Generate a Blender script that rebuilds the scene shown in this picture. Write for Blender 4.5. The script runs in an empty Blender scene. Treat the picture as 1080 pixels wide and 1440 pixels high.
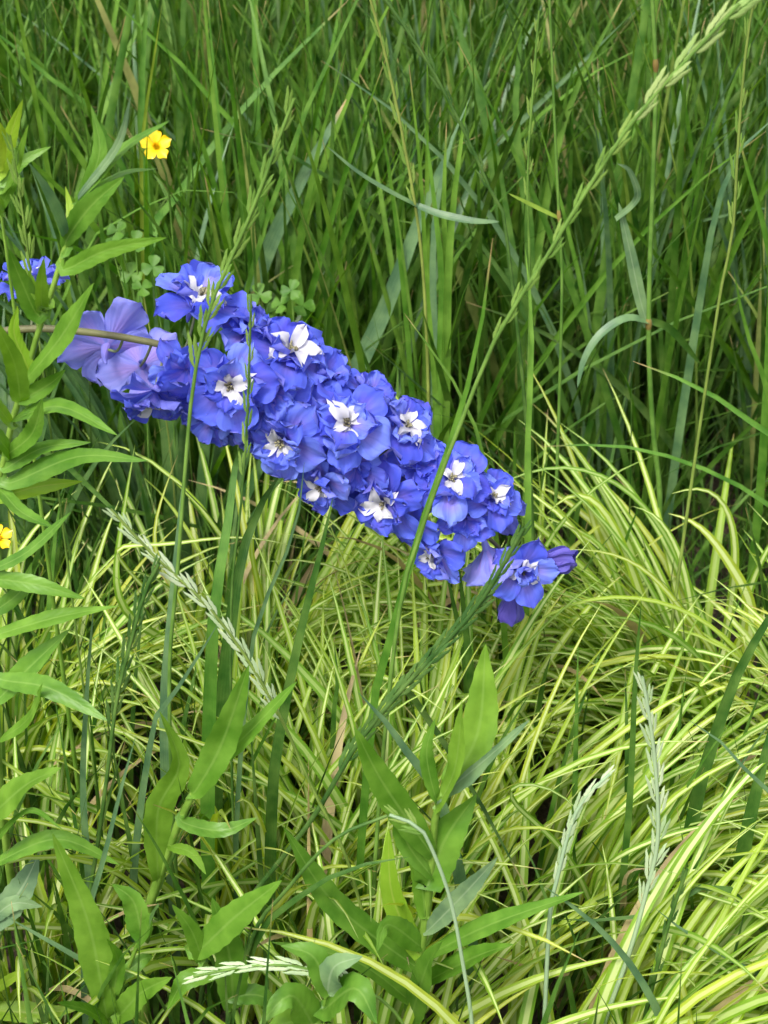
import bpy, math, random
import numpy as np
from mathutils import Vector, Matrix, Euler

R = math.radians
random.seed(11)
rng = np.random.default_rng(7)
scene = bpy.context.scene
COL = scene.collection

# ------------------------------------------------------------------ camera
CAM = np.array([0.0, 0.0, 1.25]); PITCH = R(35.0); VFOV = R(32.0)
cd = bpy.data.cameras.new('camera'); cam = bpy.data.objects.new('camera', cd); COL.objects.link(cam)
cd.sensor_fit = 'VERTICAL'; cd.angle = VFOV; cd.clip_start = 0.02; cd.clip_end = 200
cam.location = CAM; cam.rotation_euler = (math.pi / 2 - PITCH, 0, 0)
cd.dof.use_dof = True; cd.dof.focus_distance = 1.38; cd.dof.aperture_fstop = 9.0
scene.camera = cam

# ------------------------------------------------------------------ light
SUN_EL, SUN_AZ = R(58), R(-150)          # azimuth clockwise from +Y; sun high, behind the viewer's shoulder
w = bpy.data.worlds.new('World'); scene.world = w; w.use_nodes = True
nt = w.node_tree; nt.nodes.clear()
sky = nt.nodes.new('ShaderNodeTexSky'); sky.sky_type = 'NISHITA'; sky.sun_disc = False
sky.sun_elevation = SUN_EL; sky.sun_rotation = SUN_AZ; sky.dust_density = 4.0; sky.air_density = 1.0; sky.ozone_density = 1.0
hs = nt.nodes.new('ShaderNodeHueSaturation'); hs.inputs['Saturation'].default_value = 0.35   # thin overcast
bg = nt.nodes.new('ShaderNodeBackground'); bg.inputs['Strength'].default_value = 0.14
wo = nt.nodes.new('ShaderNodeOutputWorld')
nt.links.new(sky.outputs[0], hs.inputs['Color']); nt.links.new(hs.outputs[0], bg.inputs[0]); nt.links.new(bg.outputs[0], wo.inputs[0])
sd = bpy.data.lights.new('sun', 'SUN'); sd.energy = 1.5; sd.angle = R(14); sd.color = (1.0, 0.96, 0.88)
sun = bpy.data.objects.new('sun', sd); COL.objects.link(sun)
sun_dir = Vector((math.sin(SUN_AZ) * math.cos(SUN_EL), math.cos(SUN_AZ) * math.cos(SUN_EL), math.sin(SUN_EL)))
sun.rotation_euler = sun_dir.to_track_quat('Z', 'Y').to_euler(); sun.location = (-1, -1, 4)

scene.view_settings.view_transform = 'Standard'; scene.view_settings.look = 'None'
scene.view_settings.gamma = 1.0; scene.view_settings.use_curve_mapping = False
scene.view_settings.exposure = 1.22
scene.render.engine = 'CYCLES'
scene.cycles.max_bounces = 5; scene.cycles.diffuse_bounces = 3; scene.cycles.transmission_bounces = 4
scene.cycles.glossy_bounces = 2; scene.cycles.use_denoising = True; scene.cycles.caustics_reflective = False; scene.cycles.caustics_refractive = False

# ------------------------------------------------------------------ helpers
FPX = 720 / math.tan(VFOV / 2)
FWD = np.array([0, math.cos(PITCH), -math.sin(PITCH)]); UPV = np.array([0, math.sin(PITCH), math.cos(PITCH)]); RT = np.array([1.0, 0, 0])
def at(px, py, Y):
    """the place that stands Y metres in front of the viewer and shows at that spot of the photograph"""
    d = FWD + RT * ((px - 540) / FPX) + UPV * ((720 - py) / FPX)
    return CAM + d * (Y / d[1])
def pxm(P):
    """photo pixels per metre at a place"""
    return FPX / float(np.dot(np.asarray(P) - CAM, FWD))
def unit(v):
    v = np.asarray(v, float); n = np.linalg.norm(v, axis=-1, keepdims=True); return v / np.maximum(n, 1e-9)

def tag(o, label, cat, group=None, kind=None):
    o['label'] = label
    if cat: o['category'] = cat
    if group: o['group'] = group
    if kind: o['kind'] = kind
    return o
def empty(name, loc, label=None, cat=None, group=None, parent=None):
    o = bpy.data.objects.new(name, None); COL.objects.link(o); o.location = loc
    o.empty_display_size = 0.03
    if parent: o.parent = parent
    if label: tag(o, label, cat, group)
    return o
def mesh(name, V, Q, bl=None, mat=None, smooth=True):
    me = bpy.data.meshes.new(name)
    V = np.ascontiguousarray(V, np.float32); Q = np.asarray(Q, np.int32)
    k = Q.shape[1]
    me.vertices.add(len(V)); me.vertices.foreach_set('co', V.ravel())
    me.loops.add(Q.size); me.loops.foreach_set('vertex_index', Q.ravel())
    me.polygons.add(len(Q)); me.polygons.foreach_set('loop_start', np.arange(len(Q), dtype=np.int32) * k)
    me.update(calc_edges=True)
    if bl is not None:
        a = me.attributes.new('bl', 'FLOAT_VECTOR', 'POINT'); a.data.foreach_set('vector', np.ascontiguousarray(bl, np.float32).ravel())
    if smooth: me.shade_smooth()
    if mat: me.materials.append(mat)
    return me
def obj(name, me, parent=None, loc=(0, 0, 0)):
    o = bpy.data.objects.new(name, me); COL.objects.link(o); o.location = loc
    if parent: o.parent = parent
    return o
def spline(P, n):
    """Catmull-Rom through P, n+1 points spread by length"""
    P = np.asarray(P, float)
    if len(P) == 2: P = np.array([P[0], (P[0] + P[1]) / 2, P[1]])
    E = np.vstack([2 * P[0] - P[1], P, 2 * P[-1] - P[-2]])
    out = []
    for i in range(len(P) - 1):
        a, b, c, d = E[i:i + 4]
        for t in np.linspace(0, 1, 13)[:-1]:
            out.append(0.5 * (2 * b + (c - a) * t + (2 * a - 5 * b + 4 * c - d) * t * t + (3 * b - a - 3 * c + d) * t ** 3))
    out.append(P[-1]); out = np.array(out)
    s = np.r_[0, np.cumsum(np.linalg.norm(np.diff(out, axis=0), axis=1))]
    q = np.linspace(0, s[-1], n + 1)
    return np.stack([np.interp(q, s, out[:, k]) for k in range(3)], 1)
def grid_faces(n, m):
    i = np.arange(n - 1)[:, None] * m + np.arange(m - 1)[None, :]
    return np.stack([i, i + 1, i + m + 1, i + m], -1).reshape(-1, 4)
def ribbon(P, W, N, fold=0.25, nx=3, roll=0.0, twist=0.0, wave=0.0, droop=0.0, vv=None):
    """leaf surface along the midline P with widths W, upper side towards N"""
    n = len(P); T = unit(np.gradient(P, axis=0)); N = np.broadcast_to(np.asarray(N, float), P.shape)
    S = unit(np.cross(T, N)); M = np.cross(S, T)
    ang = roll + twist * np.linspace(0, 1, n); c, s = np.cos(ang)[:, None], np.sin(ang)[:, None]
    S, M = S * c + M * s, M * c - S * s
    u = np.linspace(-1, 1, nx)
    ph = random.random() * 6
    V = P[:, None, :] + S[:, None, :] * (W[:, None, None] / 2) * u[None, :, None]
    lift = W[:, None] * (fold * np.abs(u)[None, :] - droop * u[None, :] ** 2)
    if wave:
        lift = lift + wave * W.max() * (np.abs(u)[None, :] ** 1.5) * np.sin(np.linspace(0, 11, n)[:, None] + ph + np.sign(u)[None, :] * 1.3) * (W / W.max())[:, None]
    V = V + M[:, None, :] * lift[..., None]
    v = np.linspace(0, 1, n) if vv is None else vv
    bl = np.stack(np.broadcast_arrays((u[None, :] + 1) / 2, v[:, None], np.full((n, nx), random.random())), -1)
    return V.reshape(-1, 3), grid_faces(n, nx), bl.reshape(-1, 3)
def tube(P, rad, k=6, rnd=None):
    P = np.asarray(P, float); n = len(P); rad = np.broadcast_to(np.asarray(rad, float), (n,))
    T = unit(np.gradient(P, axis=0)); ref = np.array([0.31, 0.9, 0.27]); S = unit(np.cross(T, ref)); M = np.cross(S, T)
    a = np.linspace(0, 2 * math.pi, k, endpoint=False)
    V = P[:, None, :] + rad[:, None, None] * (S[:, None, :] * np.cos(a)[None, :, None] + M[:, None, :] * np.sin(a)[None, :, None])
    i = np.arange(n - 1)[:, None] * k + np.arange(k)[None, :]; j = np.arange(n - 1)[:, None] * k + (np.arange(k)[None, :] + 1) % k
    Q = np.stack([i, j, j + k, i + k], -1).reshape(-1, 4)
    r = random.random() if rnd is None else rnd
    bl = np.stack(np.broadcast_arrays((a / 6.2832)[None, :], np.linspace(0, 1, n)[:, None], np.full((n, k), r)), -1)
    return V.reshape(-1, 3), Q, bl.reshape(-1, 3)
def to_ground(P, sink=0.015):
    """points from the soil up to P[0], leaving along the plant's own direction"""
    P = np.asarray(P); d = unit(P[1] - P[0]); z = P[0][2]
    if z <= 0.01: return P
    h = d[:2] * min(1.0, 0.5 / max(0.2, abs(d[2]))) * 0.45 * z
    g = np.array([P[0][0] - h[0], P[0][1] - h[1], -sink])
    m = np.array([P[0][0] - h[0] * 0.75, P[0][1] - h[1] * 0.75, z * 0.5])
    return np.vstack([g, m, P])

# ------------------------------------------------------------------ materials
def nodes_of(m):
    m.use_nodes = True; t = m.node_tree; t.nodes.clear(); return t
def N_(t, kind, **kw):
    n = t.nodes.new(kind)
    for k, v in kw.items(): setattr(n, k, v)
    return n
def math_(t, op, a, b=None, c=None, clamp=False):
    n = N_(t, 'ShaderNodeMath', operation=op, use_clamp=clamp)
    for i, x in enumerate((a, b, c)):
        if x is None: continue
        if isinstance(x, (int, float)): n.inputs[i].default_value = x
        else: t.links.new(x, n.inputs[i])
    return n.outputs[0]
def mixc(t, fac, a, b, mode='MIX'):
    n = N_(t, 'ShaderNodeMix', data_type='RGBA', blend_type=mode)
    for i, x in ((0, fac), (6, a), (7, b)):
        if isinstance(x, (int, float)): n.inputs[i].default_value = x
        elif isinstance(x, tuple): n.inputs[i].default_value = (*x, 1)
        else: t.links.new(x, n.inputs[i])
    return n.outputs[2]
def ramp(t, fac, stops, interp='LINEAR'):
    n = N_(t, 'ShaderNodeValToRGB'); r = n.color_ramp; r.interpolation = interp
    while len(r.elements) < len(stops): r.elements.new(0.5)
    for e, (p, c) in zip(r.elements, stops): e.position = p; e.color = (*c, 1) if len(c) == 3 else c
    t.links.new(fac, n.inputs[0]); return n.outputs[0]
def smooth_(t, x, lo, hi):
    n = N_(t, 'ShaderNodeMapRange', interpolation_type='SMOOTHSTEP')
    n.inputs[1].default_value = lo; n.inputs[2].default_value = hi; t.links.new(x, n.inputs[0]); return n.outputs[0]

def leaf_material(name, stops, stripe=None, midrib=None, rough=0.48, spec=0.28, trans=0.38, veins=5, blot=0.35, tip=None, back=None, by_object=False, bump=0.25, latveins=False, sat=1.25):
    m = bpy.data.materials.new(name); t = nodes_of(m)
    a = N_(t, 'ShaderNodeAttribute', attribute_name='bl'); s = N_(t, 'ShaderNodeSeparateXYZ'); t.links.new(a.outputs['Vector'], s.inputs[0])
    u, v, r = s.outputs
    if by_object:
        oi = N_(t, 'ShaderNodeObjectInfo'); r = oi.outputs['Random']
    c = ramp(t, r, stops)
    geo = N_(t, 'ShaderNodeNewGeometry')
    nz = N_(t, 'ShaderNodeTexNoise'); nz.inputs['Scale'].default_value = 45; nz.inputs['Detail'].default_value = 4
    t.links.new(geo.outputs['Position'], nz.inputs['Vector'])
    f = smooth_(t, nz.outputs[0], 0.25, 0.78)
    c = mixc(t, f, mixc(t, blot, c, (0.0, 0.0, 0.0)), mixc(t, blot * 0.35, c, (0.62, 0.68, 0.2)))
    du = math_(t, 'ABSOLUTE', math_(t, 'SUBTRACT', u, 0.5))
    if stripe:
        col, half = stripe
        r2 = math_(t, 'FRACT', math_(t, 'MULTIPLY', r, 17.3))
        k = math_(t, 'SUBTRACT', 1.0, smooth_(t, math_(t, 'ADD', du, math_(t, 'MULTIPLY', nz.outputs[0], 0.05)), half, half + 0.09))
        c = mixc(t, math_(t, 'MULTIPLY', k, math_(t, 'MULTIPLY_ADD', r2, 0.75, 0.25, True)), c, col)
    if midrib:
        k = math_(t, 'SUBTRACT', 1.0, smooth_(t, du, 0.015, 0.06)); c = mixc(t, math_(t, 'MULTIPLY', k, 0.32), c, midrib)
    if tip:
        k = smooth_(t, math_(t, 'ADD', v, math_(t, 'MULTIPLY', nz.outputs[0], 0.06)), 0.965, 1.03)
        k2 = math_(t, 'GREATER_THAN', math_(t, 'FRACT', math_(t, 'MULTIPLY', r, 31.7)), 0.55)
        c = mixc(t, math_(t, 'MULTIPLY', k, k2), c, tip)
    if back:
        c = mixc(t, math_(t, 'MULTIPLY', geo.outputs['Backfacing'], 0.55), c, back)
    p = N_(t, 'ShaderNodeBsdfPrincipled'); t.links.new(c, p.inputs['Base Color'])
    p.inputs['Roughness'].default_value = rough; p.inputs['Specular IOR Level'].default_value = spec
    hv = math_(t, 'SINE', math_(t, 'MULTIPLY', u, 6.2832 * veins))
    if latveins:
        hv = math_(t, 'ADD', math_(t, 'MULTIPLY', hv, 0.2), math_(t, 'SINE', math_(t, 'MULTIPLY_ADD', math_(t, 'SUBTRACT', v, math_(t, 'MULTIPLY', du, 0.3)), 70, math_(t, 'MULTIPLY', nz.outputs[0], 9.0))))
    hv = math_(t, 'ADD', math_(t, 'MULTIPLY', hv, 0.5), math_(t, 'MULTIPLY', nz.outputs[0], 2.0))
    b = N_(t, 'ShaderNodeBump'); b.inputs['Strength'].default_value = bump; b.inputs['Distance'].default_value = 0.0006
    t.links.new(hv, b.inputs['Height']); t.links.new(b.outputs[0], p.inputs['Normal'])
    tr = N_(t, 'ShaderNodeBsdfTranslucent')
    h = N_(t, 'ShaderNodeHueSaturation'); h.inputs['Saturation'].default_value = sat; h.inputs['Value'].default_value = 1.25
    t.links.new(c, h.inputs['Color']); t.links.new(h.outputs[0], tr.inputs[0])
    mx = N_(t, 'ShaderNodeMixShader'); mx.inputs[0].default_value = trans
    t.links.new(p.outputs[0], mx.inputs[1]); t.links.new(tr.outputs[0], mx.inputs[2])
    o = N_(t, 'ShaderNodeOutputMaterial'); t.links.new(mx.outputs[0], o.inputs[0])
    return m

TAN = (0.42, 0.30, 0.14)
M = {}
M['grass'] = leaf_material('grass_green', [(0, (0.018, 0.080, 0.008)), (.4, (0.033, 0.13, 0.011)), (.75, (0.060, 0.19, 0.014)), (.96, (0.11, 0.25, 0.02)), (1, (0.28, 0.24, 0.10))], tip=TAN, trans=0.34)
M['bright'] = leaf_material('grass_bright', [(0, (0.06, 0.21, 0.018)), (.5, (0.085, 0.26, 0.022)), (1, (0.14, 0.31, 0.03))], tip=TAN, trans=0.38)
M['blue'] = leaf_material('grass_bluegreen', [(0, (0.07, 0.17, 0.075)), (.6, (0.085, 0.20, 0.09)), (1, (0.11, 0.23, 0.11))], trans=0.25, rough=0.38, spec=0.5, tip=TAN)
M['dark'] = leaf_material('grass_dark', [(0, (0.03, 0.12, 0.013)), (1, (0.05, 0.17, 0.018))], trans=0.3)
M['yellow'] = leaf_material('grass_yellow', [(0, (0.20, 0.33, 0.03)), (1, (0.30, 0.38, 0.05))], trans=0.4)
M['sedge'] = leaf_material('sedge_variegated', [(0, (0.13, 0.30, 0.018)), (.35, (0.22, 0.39, 0.026)), (.8, (0.35, 0.49, 0.036)), (1, (0.48, 0.53, 0.055))], stripe=((0.66, 0.74, 0.32), 0.19), tip=TAN, trans=0.36, blot=0.18, rough=0.45)
M['tan'] = leaf_material('dry_leaf', [(0, (0.38, 0.28, 0.13)), (1, (0.52, 0.41, 0.24))], trans=0.3, rough=0.6, spec=0.2)
M['strap'] = leaf_material('strap_leaf', [(0, (0.028, 0.10, 0.030)), (1, (0.045, 0.15, 0.035))], trans=0.28, rough=0.36, spec=0.5)
M['broad'] = leaf_material('broad_leaf', [(0, (0.075, 0.22, 0.016)), (.6, (0.11, 0.28, 0.020)), (1, (0.17, 0.34, 0.028))], midrib=(0.26, 0.40, 0.10), back=(0.22, 0.33, 0.18), trans=0.33, veins=1, latveins=True, bump=0.13, rough=0.4, blot=0.30)
M['broadyellow'] = leaf_material('broad_leaf_yellowing', [(0, (0.19, 0.36, 0.02)), (1, (0.29, 0.42, 0.03))], midrib=(0.4, 0.45, 0.12), trans=0.36, veins=1, latveins=True, blot=0.14, bump=.12)
M['grey'] = leaf_material('broad_leaf_mildewed', [(0, (0.11, 0.22, 0.10)), (1, (0.15, 0.26, 0.13))], midrib=(0.34, 0.42, 0.26), trans=0.2, veins=1, latveins=True, rough=0.6, bump=.14)
M['stem'] = leaf_material('leafy_stem', [(0, (0.13, 0.29, 0.025)), (1, (0.17, 0.32, 0.035))], trans=0.12, veins=4)
M['culm'] = leaf_material('grass_culm', [(0, (0.08, 0.22, 0.03)), (.6, (0.13, 0.27, 0.04)), (1, (0.24, 0.30, 0.06))], trans=0.12, veins=3)
M['culmdark'] = leaf_material('grass_culm_dark', [(0, (0.03, 0.11, 0.018)), (1, (0.05, 0.15, 0.02))], trans=0.1, veins=3)
M['culmpale'] = leaf_material('grass_culm_pale', [(0, (0.30, 0.43, 0.26)), (1, (0.36, 0.48, 0.27))], trans=0.12, veins=3, blot=.08)
M['spike'] = leaf_material('spikelet_green', [(0, (0.15, 0.30, 0.05)), (1, (0.27, 0.40, 0.09))], trans=0.3, by_object=True, veins=4, blot=.15)
M['spikelight'] = leaf_material('spikelet_light', [(0, (0.28, 0.42, 0.12)), (1, (0.42, 0.52, 0.20))], trans=0.3, by_object=True, veins=4, blot=.08)
M['spikedark'] = leaf_material('spikelet_dark', [(0, (0.035, 0.12, 0.022)), (1, (0.06, 0.17, 0.035))], trans=0.2, by_object=True, veins=4)
M['spikepale'] = leaf_material('spikelet_pale', [(0, (0.40, 0.54, 0.28)), (1, (0.58, 0.67, 0.44))], trans=0.25, by_object=True, veins=4, blot=.06)
M['node'] = leaf_material('stalk_joint', [(0, (0.22, 0.14, 0.04)), (1, (0.26, 0.17, 0.05))], trans=0.05)
M['clover'] = leaf_material('clover_leaf', [(0, (0.06, 0.20, 0.02)), (1, (0.10, 0.27, 0.025))], trans=0.35, veins=1)
M['delstem'] = leaf_material('delphinium_stem', [(0, (0.10, 0.095, 0.05)), (1, (0.12, 0.11, 0.06))], trans=0.05, veins=3)
M['pedicel'] = leaf_material('delphinium_pedicel', [(0, (0.18, 0.24, 0.10)), (1, (0.24, 0.24, 0.16))], trans=0.1)
M['yellowpetal'] = leaf_material('buttercup_petal', [(0, (0.86, 0.58, 0.01)), (1, (0.88, 0.62, 0.015))], trans=0.25, rough=0.2, spec=0.6, blot=0.08, veins=1)
M['bee'] = leaf_material('white_petal', [(0, (0.55, 0.54, 0.60)), (1, (0.68, 0.67, 0.68))], trans=0.3, by_object=True, blot=0.06, veins=2, sat=1.0)
M['stamen'] = leaf_material('stamen', [(0, (0.30, 0.26, 0.20)), (1, (0.40, 0.36, 0.26))], trans=0.1, blot=0.5)

def petal_material(name, deep, mid, pale, violet, flush=.55, back=(0.36, 0.33, 0.78)):
    m = bpy.data.materials.new(name); t = nodes_of(m)
    a = N_(t, 'ShaderNodeAttribute', attribute_name='bl'); s = N_(t, 'ShaderNodeSeparateXYZ'); t.links.new(a.outputs['Vector'], s.inputs[0])
    u, v, r = s.outputs
    oi = N_(t, 'ShaderNodeObjectInfo'); orr = oi.outputs['Random']
    geo = N_(t, 'ShaderNodeNewGeometry')
    nz = N_(t, 'ShaderNodeTexNoise'); nz.inputs['Scale'].default_value = 70; nz.inputs['Detail'].default_value = 3; t.links.new(geo.outputs['Position'], nz.inputs['Vector'])
    c = ramp(t, orr, [(0, deep), (0.55, mid), (1, pale)])
    c = mixc(t, math_(t, 'MULTIPLY', smooth_(t, nz.outputs[0], 0.45, 0.75), 0.5), c, violet)
    du = math_(t, 'ABSOLUTE', math_(t, 'SUBTRACT', u, 0.5))
    # lilac flush along the middle of the petal, fading to the margin
    k = math_(t, 'MULTIPLY', math_(t, 'SUBTRACT', 1.0, smooth_(t, du, 0.03, 0.34)), math_(t, 'SUBTRACT', 1.0, smooth_(t, v, 0.35, 0.85)))
    c = mixc(t, math_(t, 'MULTIPLY', k, math_(t, 'MULTIPLY_ADD', orr, 0.5, flush - .4, True)), c, (0.42, 0.27, 0.74))
    c = mixc(t, math_(t, 'MULTIPLY', geo.outputs['Backfacing'], 0.35), c, back)
    wv = math_(t, 'SINE', math_(t, 'ADD', math_(t, 'MULTIPLY', math_(t, 'DIVIDE', math_(t, 'SUBTRACT', u, 0.5), math_(t, 'ADD', v, 0.35)), 36), math_(t, 'MULTIPLY', nz.outputs[0], 4)))
    c = mixc(t, math_(t, 'MULTIPLY', smooth_(t, wv, 0.55, 1.0), 0.22), c, deep)
    p = N_(t, 'ShaderNodeBsdfPrincipled'); t.links.new(c, p.inputs['Base Color'])
    p.inputs['Roughness'].default_value = 0.55; p.inputs['Specular IOR Level'].default_value = 0.25
    p.inputs['Sheen Weight'].default_value = 0.15; p.inputs['Sheen Tint'].default_value = (0.6, 0.65, 1, 1)
    b = N_(t, 'ShaderNodeBump'); b.inputs['Strength'].default_value = 0.35; b.inputs['Distance'].default_value = 0.0008
    t.links.new(math_(t, 'ADD', math_(t, 'MULTIPLY', wv, 0.3), math_(t, 'MULTIPLY', nz.outputs[0], 2)), b.inputs['Height']); t.links.new(b.outputs[0], p.inputs['Normal'])
    tr = N_(t, 'ShaderNodeBsdfTranslucent'); t.links.new(c, tr.inputs[0])
    mx = N_(t, 'ShaderNodeMixShader'); mx.inputs[0].default_value = 0.35
    t.links.new(p.outputs[0], mx.inputs[1]); t.links.new(tr.outputs[0], mx.inputs[2])
    o = N_(t, 'ShaderNodeOutputMaterial'); t.links.new(mx.outputs[0], o.inputs[0])
    return m
M['petal'] = petal_material('delphinium_blue', (0.060, 0.085, 0.60), (0.10, 0.15, 0.74), (0.20, 0.28, 0.86), (0.14, 0.11, 0.68))
M['petalpale'] = petal_material('delphinium_lilac', (0.17, 0.21, 0.72), (0.21, 0.26, 0.78), (0.27, 0.33, 0.84), (0.34, 0.27, 0.76), flush=1.0)
M['petalbud'] = petal_material('delphinium_bud', (0.055, 0.045, 0.36), (0.09, 0.075, 0.46), (0.15, 0.14, 0.58), (0.13, 0.07, 0.38), flush=.5, back=(0.14, 0.11, 0.46))

soil = bpy.data.materials.new('soil'); t = nodes_of(soil)
geo = N_(t, 'ShaderNodeNewGeometry')
n1 = N_(t, 'ShaderNodeTexNoise'); n1.inputs['Scale'].default_value = 9; n1.inputs['Detail'].default_value = 8; t.links.new(geo.outputs['Position'], n1.inputs['Vector'])
n2 = N_(t, 'ShaderNodeTexNoise'); n2.inputs['Scale'].default_value = 120; n2.inputs['Detail'].default_value = 5; t.links.new(geo.outputs['Position'], n2.inputs['Vector'])
c = ramp(t, n1.outputs[0], [(0.3, (0.022, 0.016, 0.010)), (0.6, (0.05, 0.036, 0.020)), (0.8, (0.035, 0.05, 0.018))])
c = mixc(t, smooth_(t, n2.outputs[0], 0.5, 0.72), c, (0.13, 0.095, 0.05))
p = N_(t, 'ShaderNodeBsdfPrincipled'); t.links.new(c, p.inputs['Base Color']); p.inputs['Roughness'].default_value = 0.9
b = N_(t, 'ShaderNodeBump'); b.inputs['Strength'].default_value = 0.8; b.inputs['Distance'].default_value = 0.01; t.links.new(n2.outputs[0], b.inputs['Height']); t.links.new(b.outputs[0], p.inputs['Normal'])
o = N_(t, 'ShaderNodeOutputMaterial'); t.links.new(p.outputs[0], o.inputs[0])

# ------------------------------------------------------------------ ground
gx = np.r_[-60, -20, -8, np.linspace(-4, 4, 60), 8, 20, 60]; gy = np.r_[-40, -12, -4, np.linspace(-1, 7, 60), 14, 30, 80]
X, Y = np.meshgrid(gx, gy, indexing='ij')
Z = 0.006 * np.sin(X * 9 + Y * 4) + 0.006 * np.sin(Y * 13 - X * 5) - 0.012
tag(obj('ground', mesh('ground', np.stack([X, Y, Z], -1).reshape(-1, 3), grid_faces(len(gx), len(gy))[:, ::-1], mat=soil)), 'dark bare soil under the grass and sedge', None, kind='structure')

# ------------------------------------------------------------------ grass that nobody could count
def blade_field(name, xy, L, lean, bend, wid, mat, label, az=None, n=7, rnd=None, sink=0.01):
    K = len(xy)
    az = rng.uniform(0, 2 * math.pi, K) if az is None else az
    s = np.linspace(0, 1, n + 1)
    th = lean[:, None] + bend[:, None] * s[None, :] ** 1.5
    ds = (L / n)[:, None]
    hx = np.concatenate([np.zeros((K, 1)), np.cumsum(np.sin(th[:, :-1]) * ds, 1)], 1)
    hz = np.concatenate([np.zeros((K, 1)), np.cumsum(np.cos(th[:, :-1]) * ds, 1)], 1) - sink
    ca, sa = np.cos(az)[:, None], np.sin(az)[:, None]
    side = rng.normal(0, 0.04, K)[:, None] * (s ** 2)[None, :] * L[:, None]
    P = np.stack([xy[:, :1] + ca * hx - sa * side, xy[:, 1:] + sa * hx + ca * side, np.maximum(hz, -sink + 0.0 * hz)], -1)
    tw = az[:, None] + math.pi / 2 + rng.normal(0, 0.7, K)[:, None] + rng.normal(0, 0.8, K)[:, None] * s[None, :]
    S = np.stack([np.cos(tw), np.sin(tw), np.zeros_like(tw)], -1)
    Up = np.stack([-np.sin(tw) * 0.6, np.cos(tw) * 0.6, np.full_like(tw, 0.2)], -1)
    prof = np.minimum(1, (0.45 + 1.6 * s)) * (1 - s ** 3.5); prof[-1] = 0.04
    Wd = wid[:, None] * prof[None, :]
    V = np.stack([P - S * Wd[..., None] / 2, P + Up * Wd[..., None] * 0.22, P + S * Wd[..., None] / 2], 2)
    m = 3
    base = (np.arange(K) * (n + 1) * m)[:, None, None]
    Q = (base + grid_faces(n + 1, m)[None]).reshape(-1, 4)
    r = rng.random(K) if rnd is None else rnd
    bl = np.stack(np.broadcast_arrays(np.array([0, .5, 1.])[None, None, :], s[None, :, None], r[:, None, None]), -1)
    o = obj(name, mesh(name, V.reshape(-1, 3), Q, bl.reshape(-1, 3), mat))
    return tag(o, label, 'grass', kind='stuff')
def field_xy(K, x0, x1, y0, y1, grow=0.35):
    y = rng.uniform(y0, y1, K); half = 1 + (y - y0) * grow
    return np.stack([rng.uniform(x0, x1, K) * half, y], 1)
# the meadow behind: dense, tall
K = 9500
xy = field_xy(K, -1.0, 1.0, 1.62, 3.7)
# tussocks: blades drawn together in places
cx = field_xy(420, -1.0, 1.0, 1.6, 3.7); pick = rng.integers(0, len(cx), K); pull = rng.random(K) < 0.65
xy = np.where(pull[:, None], cx[pick] + rng.normal(0, 0.03, (K, 2)), xy)
xy[:, 1] = np.maximum(xy[:, 1], 1.56)
L = np.clip(rng.normal(0.50, 0.15, K), 0.18, 0.9)
lean = np.where(rng.random(K) < 0.16, rng.uniform(.45, 1.1, K), np.abs(rng.normal(0, 0.20, K)))
blade_field('grass', xy, L, lean, np.abs(rng.normal(0.30, 0.42, K)), np.clip(rng.normal(0.0078, 0.0028, K), 0.003, 0.016), M['grass'], 'dense tall green meadow grass filling the space behind the delphinium')
# short tangled grass at the feet of the tall blades
K = 4200
blade_field('short_grass', field_xy(K, -0.9, 0.9, 1.45, 2.4), np.clip(rng.normal(0.17, 0.05, K), 0.06, 0.3), np.abs(rng.normal(0.35, 0.35, K)), np.abs(rng.normal(0.5, 0.5, K)), np.clip(rng.normal(0.0042, 0.0014, K), 0.002, 0.008), M['grass'], 'short tangled grass at the foot of the tall meadow grass', n=5, rnd=rng.random(K) * .9)
# thin green grass between the sedge and the leafy stems
K = 3600
xy = field_xy(K, -0.75, 0.75, 0.62, 1.6, 0.2)
keep = rng.random(K) < np.where(xy[:, 0] < -0.08, 1.0, 0.30); xy = xy[keep]; K = len(xy)
blade_field('low_grass', xy, np.clip(rng.normal(0.24, 0.07, K), 0.08, 0.42), np.abs(rng.normal(0, 0.22, K)), np.abs(rng.normal(0.3, 0.4, K)), np.clip(rng.normal(0.0048, 0.0015, K), 0.002, 0.009), M['grass'], 'thin low green grass growing between the sedge and the leafy stems', rnd=rng.random(K) * 0.8)

# ------------------------------------------------------------------ traced single blades
CAMV = CAM
def view_n(P, up=0.45):
    return unit(unit(CAM - P) + np.array([0, 0, up]))
def blade_parts(pts, Y, wpx, dY=0.0, roll=None, twist=None, n=14, ground=True, fold=0.16, even=False):
    """midline, widths and ribbon for a leaf drawn from its base to its tip"""
    k = len(pts)
    P = np.array([at(x, y, Y + dY * i / (k - 1)) for i, (x, y) in enumerate(pts)])
    wm = wpx / pxm(P[k // 2])
    if ground: P = to_ground(P)
    C = spline(P, n); s = np.linspace(0, 1, n + 1)
    prof = (0.75 + 0.25 * np.minimum(1, s * 2.5)) * np.sqrt(np.maximum(0, 1 - s ** 4.0)) * (1 - 0.35 * s ** 2)
    prof[-1] = 0.03
    W = wm * prof
    roll = random.uniform(-0.45, 0.45) if roll is None else roll
    twist = random.uniform(-0.5, 0.5) if twist is None else twist
    return C, W, ribbon(C, W, view_n(C), fold=fold, roll=roll, twist=twist)
def single_blade(mat, Y, wpx, pts, label, dY=0.0, name='grass_shoot', cat='grass', **kw):
    C, W, (V, Q, bl) = blade_parts(pts, Y, wpx, dY, **kw)
    b = C[0].copy(); b[2] = 0
    return tag(obj(name, mesh(name, V - b, Q, bl, M[mat]), loc=b), label, cat, 'single grass blades that stand out')
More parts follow.
